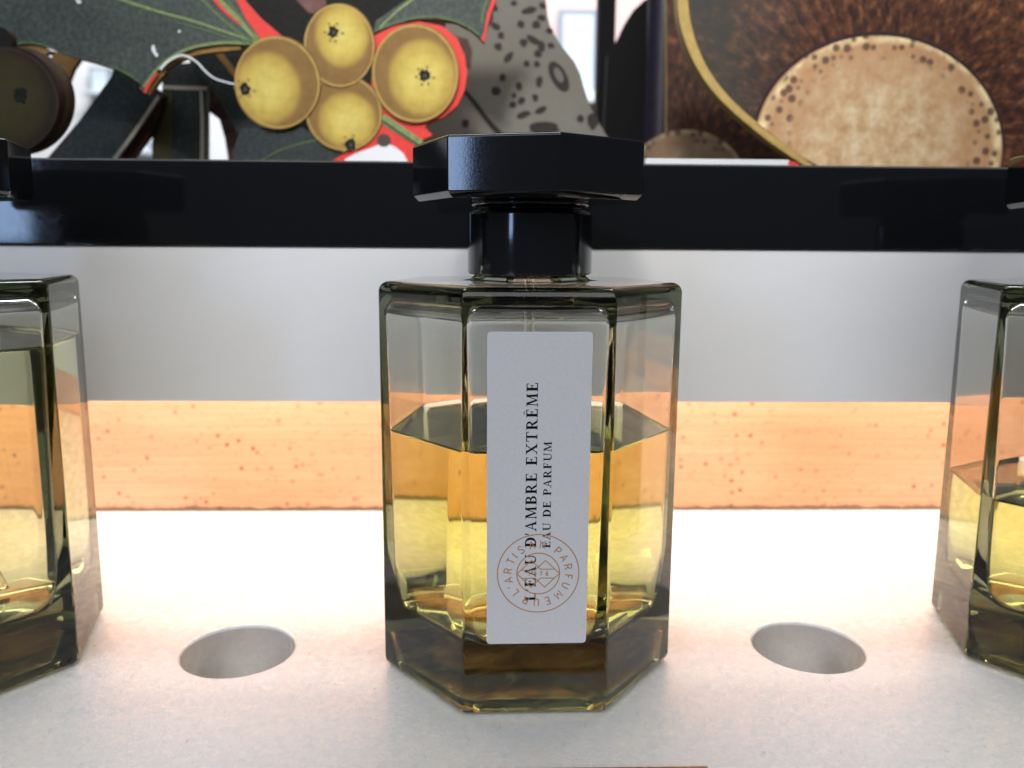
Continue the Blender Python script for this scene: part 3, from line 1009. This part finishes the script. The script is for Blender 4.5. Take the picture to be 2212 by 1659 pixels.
for x, y, rx, ry, ro in SP:
    q = []
    for i in range(14):
        a = 2 * math.pi * i / 14
        j = 1 + random.uniform(-.16, .16)
        ux, uy = rx * j * math.cos(a), ry * j * math.sin(a)
        q.append((x + ux * math.cos(ro) - uy * math.sin(ro), y + ux * math.sin(ro) + uy * math.cos(ro)))
    board('spot', q, PYY - .0003, .0002, M['spot'], None, spt)
eye = []
for i in range(28):
    a = 2 * math.pi * i / 28
    ux, uy = 17 * math.cos(a), 36 * math.sin(a)
    ro = -.5
    eye.append((1207 + ux * math.cos(ro) - uy * math.sin(ro), 165 + ux * math.sin(ro) + uy * math.cos(ro)))
eo = board('eye_spot', eye, PYY - .0003, .0002, M['spot'], None, spt)
ei = board('eye_centre', [(1207 + (x - 1207) * .45, 162 + (y - 165) * .5) for x, y in eye], PYY - .0005, .0001, plain('grey_print', (.12, .11, .10), .6), None, spt)
stroke('dark_line', [(985, 178), (1020, 215), (1055, 262), (1090, 300)], (7, 13), PYY - .0003, M['spot'], spt)
board('dark_petal', [(960, 60), (985, 78), (1010, 84), (1020, 110), (1016, 150), (1000, 140), (975, 105), (955, 80)], PYY - .0003, .0002, M['brown'], None, spt)

# --- posts and a black rounded shape at the window
def post(label, x0, x1, Y, m_, th):
    a, b_ = px(x0, 365, Y), px(x1, 365, Y)
    e = tag(empty('window_post', ((a.x + b_.x) / 2, Y + th / 2, z0)), label, 'post', 'dark posts at the shop window')
    bm = bmesh.new()
    w = abs(b_.x - a.x) / 2
    box(bm, -w, -th / 2, 0, w, th / 2, .42, w * .12)
    obj('shaft', bm, m_, e)
    bm = bmesh.new()
    box(bm, -w * 1.02, -th * .55, -.0005, w * 1.02, th * .55, .004, .0006)
    obj('foot', bm, m_, e)
    return e


M['blackpost'] = plain('black_lacquer', (.004, .004, .005), .6, var=.2, spec=.08)
M['purplepost'] = plain('dark_violet_lacquer', (.016, .013, .024), .42, var=.2)
post('black window post left of the rounded black shape', 1286, 1322, .30, M['blackpost'], .012)
a, b_ = px(1388, 365, .24), px(1458, 365, .24)
e = tag(empty('window_post', ((a.x + b_.x) / 2, .24, z0)), 'dark violet round post left of the striped disc', 'post', 'dark posts at the shop window')
bm = bmesh.new(); w = (b_.x - a.x) / 2
lathe(bm, [(w, 0), (w, .42)], 40); obj('shaft', bm, M['purplepost'], e, smooth=False)
bm = bmesh.new(); lathe(bm, [(w * 1.05, -.0005), (w * 1.05, .003), (w * 1.01, .0045)], 40); obj('foot', bm, M['purplepost'], e)
rnd = tag(empty('rounded_cutout', (px(1360, 200, .26).x, .26, z0)), 'black round-shouldered board between the two dark posts', 'display board')
board('panel', [(1300, 365), (1312, 120), (1334, 84), (1350, 50), (1368, 22), (1392, 0), (1425, -16), (1470, -20), (1470, 365)], .26, .004, M['blackpost'], M['blackpost'], rnd)

# --- striped disc with the cream dome (print), and its dim twin behind
def stripe_mat(name, cx, cz, k):
    m, nt, N, L, b = mat(name)
    tc = N.new('ShaderNodeTexCoord'); sx = N.new('ShaderNodeSeparateXYZ'); L.new(tc.outputs['Object'], sx.inputs[0])
    dx = mth(nt, 'SUBTRACT', sx.outputs['X'], cx); dz = mth(nt, 'SUBTRACT', sx.outputs['Z'], cz)
    ang = mth(nt, 'ARCTAN2', dx, dz)
    rad = mth(nt, 'SQRT', mth(nt, 'ADD', mth(nt, 'MULTIPLY', dx, dx), mth(nt, 'MULTIPLY', dz, dz)))
    cb = N.new('ShaderNodeCombineXYZ')
    L.new(mth(nt, 'MULTIPLY', ang, 17), cb.inputs[0]); L.new(mth(nt, 'MULTIPLY', rad, 150), cb.inputs[1])
    n = tex(nt, 'ShaderNodeTexNoise', 1.2, cb.outputs[0], Detail=8, Roughness=.72)
    n2 = tex(nt, 'ShaderNodeTexNoise', 25, Detail=4)
    n9 = tex(nt, 'ShaderNodeTexNoise', 260, Detail=5, Roughness=.8)
    s = lambda c: tuple(v * k for v in c)
    c = ramp(nt, n.outputs['Fac'], [(.33, s((.020, .011, .010))), (.45, s((.085, .034, .021))), (.55, s((.20, .075, .034))), (.65, s((.46, .21, .085)))])
    c = mix(nt, .6, c, ramp(nt, n9.outputs['Fac'], [(.36, (.35, .33, .33)), (.58, (1, 1, 1))]), 'MULTIPLY')
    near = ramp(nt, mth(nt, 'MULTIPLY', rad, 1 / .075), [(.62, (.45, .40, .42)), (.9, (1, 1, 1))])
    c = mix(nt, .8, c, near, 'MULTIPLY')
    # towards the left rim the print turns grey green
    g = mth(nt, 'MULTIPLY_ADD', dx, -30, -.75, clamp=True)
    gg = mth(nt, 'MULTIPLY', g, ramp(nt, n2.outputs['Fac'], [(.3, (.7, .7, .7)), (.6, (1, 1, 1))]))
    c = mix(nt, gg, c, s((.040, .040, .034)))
    L.new(c, b.inputs['Base Color']); b.inputs['Roughness'].default_value = .55
    b.inputs['Specular IOR Level'].default_value = .2
    return m


def cream_mat(name, k, o_, cx_, cy_, rx_, ry_, Y_):
    m, nt, N, L, b = mat(name)
    tc = N.new('ShaderNodeTexCoord')
    sx = N.new('ShaderNodeSeparateXYZ'); L.new(tc.outputs['Object'], sx.inputs[0])
    pc_ = px(cx_, cy_, Y_) - (o_.location + o_.parent.location)
    wx_ = (px(cx_ + rx_, cy_, Y_) - px(cx_ - rx_, cy_, Y_)).length / 2
    wz_ = (px(cx_, cy_ - ry_, Y_) - px(cx_, cy_ + ry_, Y_)).length / 2
    X = mth(nt, 'DIVIDE', mth(nt, 'SUBTRACT', sx.outputs['X'], pc_.x), wx_); Z = mth(nt, 'DIVIDE', mth(nt, 'SUBTRACT', sx.outputs['Z'], pc_.z), wz_)
    d = mth(nt, 'SQRT', mth(nt, 'ADD', mth(nt, 'MULTIPLY', X, X), mth(nt, 'MULTIPLY', Z, Z)))
    n = tex(nt, 'ShaderNodeTexNoise', 150, Detail=7, Roughness=.72)
    s = lambda c: tuple(v * k for v in c)
    c = ramp(nt, n.outputs['Fac'], [(.34, s((.40, .21, .085))), (.50, s((.54, .37, .20))), (.64, s((.66, .53, .34)))])
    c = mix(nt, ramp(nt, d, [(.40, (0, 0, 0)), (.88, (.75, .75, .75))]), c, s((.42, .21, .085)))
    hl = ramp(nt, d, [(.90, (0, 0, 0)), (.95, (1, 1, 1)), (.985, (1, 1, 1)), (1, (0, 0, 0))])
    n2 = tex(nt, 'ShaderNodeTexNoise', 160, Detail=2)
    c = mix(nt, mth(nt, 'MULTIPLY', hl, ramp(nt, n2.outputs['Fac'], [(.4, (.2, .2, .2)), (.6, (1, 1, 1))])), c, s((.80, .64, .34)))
    v = tex(nt, 'ShaderNodeTexVoronoi', 280)
    v.inputs['Randomness'].default_value = .7
    dots = ramp(nt, v.outputs['Distance'], [(.32, (1, 1, 1)), (.47, (0, 0, 0))])
    n3 = tex(nt, 'ShaderNodeTexNoise', 16)
    band = ramp(nt, mth(nt, 'ADD', d, mth(nt, 'MULTIPLY_ADD', n3.outputs['Fac'], .34, -.17)), [(.74, (0, 0, 0)), (.80, (1, 1, 1)), (.98, (1, 1, 1)), (1.0, (.2, .2, .2))])
    c = mix(nt, mth(nt, 'MULTIPLY', mth(nt, 'MULTIPLY', dots, band), .92), c, s((.10, .042, .022)))
    L.new(c, b.inputs['Base Color']); b.inputs['Roughness'].default_value = .55
    return m


GY = .118
M['goldrim'] = plain('ochre_board_rim', (.42, .29, .09), .6, var=.15, vscale=300)
cpt = px(1897, 318, GY)
disc = tag(empty('striped_disc_cutout', (px(1900, 200, GY).x, GY, z0)), 'brown striped disc cut-out with ochre rim and cream dome', 'display board')
rim_out = [(1466, -40), (1464, 0), (1468, 45), (1482, 95), (1505, 145), (1538, 194), (1580, 238), (1622, 274), (1662, 306), (1704, 335), (1750, 365)]
rim_in = [(1487, -40), (1486, 0), (1492, 48), (1506, 98), (1528, 146), (1560, 192), (1602, 236), (1645, 272), (1686, 304), (1725, 334), (1768, 365)]
sm = lambda q: [tuple(p) for p in crom(q, 6, False)]
pd = board('panel', sm(rim_out) + [(2330, 365), (2330, -60), (1466, -60)], GY, .006, M['dark'], M['goldrim'], disc)
pc = px(1897, 318, GY) - disc.location - pd.location
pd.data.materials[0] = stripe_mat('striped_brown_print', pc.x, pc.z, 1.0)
board('rim', sm(rim_out) + sm(rim_in)[::-1], GY - .0006, .0005, M['goldrim'], None, disc)
def clip(poly, conv):
    for i in range(len(conv)):
        a, b2 = Vector(conv[i]), Vector(conv[(i + 1) % len(conv)])
        side = lambda p: (b2.x - a.x) * (p[1] - a.y) - (b2.y - a.y) * (p[0] - a.x)
        out = []
        for k in range(len(poly)):
            p, q = poly[k], poly[(k + 1) % len(poly)]
            sp, sq = side(p), side(q)
            if sp <= 0: out.append(p)
            if (sp < 0 < sq) or (sq < 0 < sp):
                t = sp / (sp - sq)
                out.append((p[0] + (q[0] - p[0]) * t, p[1] + (q[1] - p[1]) * t))
        poly = out
    return poly


conv = [(1487, 0), (1506, 98), (1560, 196), (1640, 272), (1735, 340), (1780, 365), (2330, 365), (2330, -60), (1486, -60)]
board('dome_outline', clip(ell(1896, 318, 274, 250, 96), conv), GY - .0003, .0002, plain('dark_outline_print', (.030, .014, .016), .6, var=.3), None, disc)
dm = board('dome', clip(ell(1897, 320, 268, 243, 96), conv), GY - .0006, .0002, M['dark'], None, disc)
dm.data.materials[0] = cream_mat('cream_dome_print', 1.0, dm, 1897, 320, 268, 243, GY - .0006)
board('red_mark', [(1680, 365), (1690, 350), (1704, 346), (1722, 352), (1735, 365)], GY - .0010, .0002, M['red'], None, disc)
# red base strip / pale rail on the black top plate in front of the disc
rail_a, rail_b = px(1392, 352, .062), px(1700, 355, .062)
rl = tag(empty('pale_rail', (0, .062, .1181)), 'thin pale rail lying on the black top under the disc', 'rail')
bm = bmesh.new(); box(bm, rail_a.x, -.0015, 0, rail_b.x, .0015, .0031, .0003); obj('bar', bm, M['white'], rl)

BY = .20
tw = tag(empty('striped_disc_cutout', (px(1600, 200, BY).x, BY, z0)), 'shaded brown disc cut-out behind the ochre rim', 'display board')
pd = board('panel', [(1440, 365), (1440, -60), (1800, -60), (1800, 365)], BY, .004, M['dark'], M['goldrim'], tw)
pc = px(1480, 400, BY) - tw.location - pd.location
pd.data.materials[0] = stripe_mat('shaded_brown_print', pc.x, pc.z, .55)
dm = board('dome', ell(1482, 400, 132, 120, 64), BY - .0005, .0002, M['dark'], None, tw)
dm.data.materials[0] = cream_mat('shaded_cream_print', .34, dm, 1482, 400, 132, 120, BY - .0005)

# ------------------------------------------------------------------ house front across the street, seen through the gaps
FY = 7.0
bld = tag(empty('house_front', (0, FY, 0)), 'bright pink and white house front with windows across the street', 'building')
M['pink'] = plain('pink_plaster', (.72, .52, .50), .8, var=.06, vscale=3)
M['whiteplaster'] = plain('white_plaster', (.80, .81, .82), .8, var=.05, vscale=2)
M['frame'] = plain('grey_window_frame', (.28, .32, .38), .6)
M['pane'] = plain('pale_window_pane', (.62, .70, .74), .15, var=.06, vscale=2)
M['sill'] = plain('white_sill', (.78, .82, .9), .6)
M['brick'] = plain('brown_brick', (.40, .24, .17), .8, var=.2, vscale=6)


def fb(name, x0, y0, x1, y1, d0, d1, m_, parent=bld, off=None):
    a, c = px(x0, y1, FY), px(x1, y0, FY)
    bm = bmesh.new()
    cx, cz = (a.x + c.x) / 2, (a.z + c.z) / 2
    box(bm, a.x - cx, d0, a.z - cz, c.x - cx, d1, c.z - cz)
    o = obj(name, bm, m_, parent)
    base = Vector((0, 0, 0)) if off is None else off
    o.location = Vector((cx, 0, cz)) - base
    return o


fb('wall', 1000, -500, 2600, 232, 0, .3, M['pink'])
fb('wall', -800, -500, 1000, 500, .01, .31, M['whiteplaster'])
fb('plinth', 1000, 233, 2600, 700, -.01, .29, M['brick'])
for x0, y0, x1, y1 in ((1202, 26, 1290, 205), (1380, 26, 1470, 205), (205, 150, 245, 205), (300, 308, 335, 330)):
    f = fb('window', x0, y0, x1, y1, -.08, -.002, M['frame'])
    g = (x1 - x0) * .13
    p = fb('pane', x0 + g, y0 + g * 1.2, x1 - g, y1 - g * .6, -.09, -.081, M['pane'], f, f.location.copy())
    s = fb('sill', x0 - g, y1 + 1, x1 + g, y1 + (22 if y0 < 100 else 6), -.22, -.002, M['sill'], f, f.location.copy())
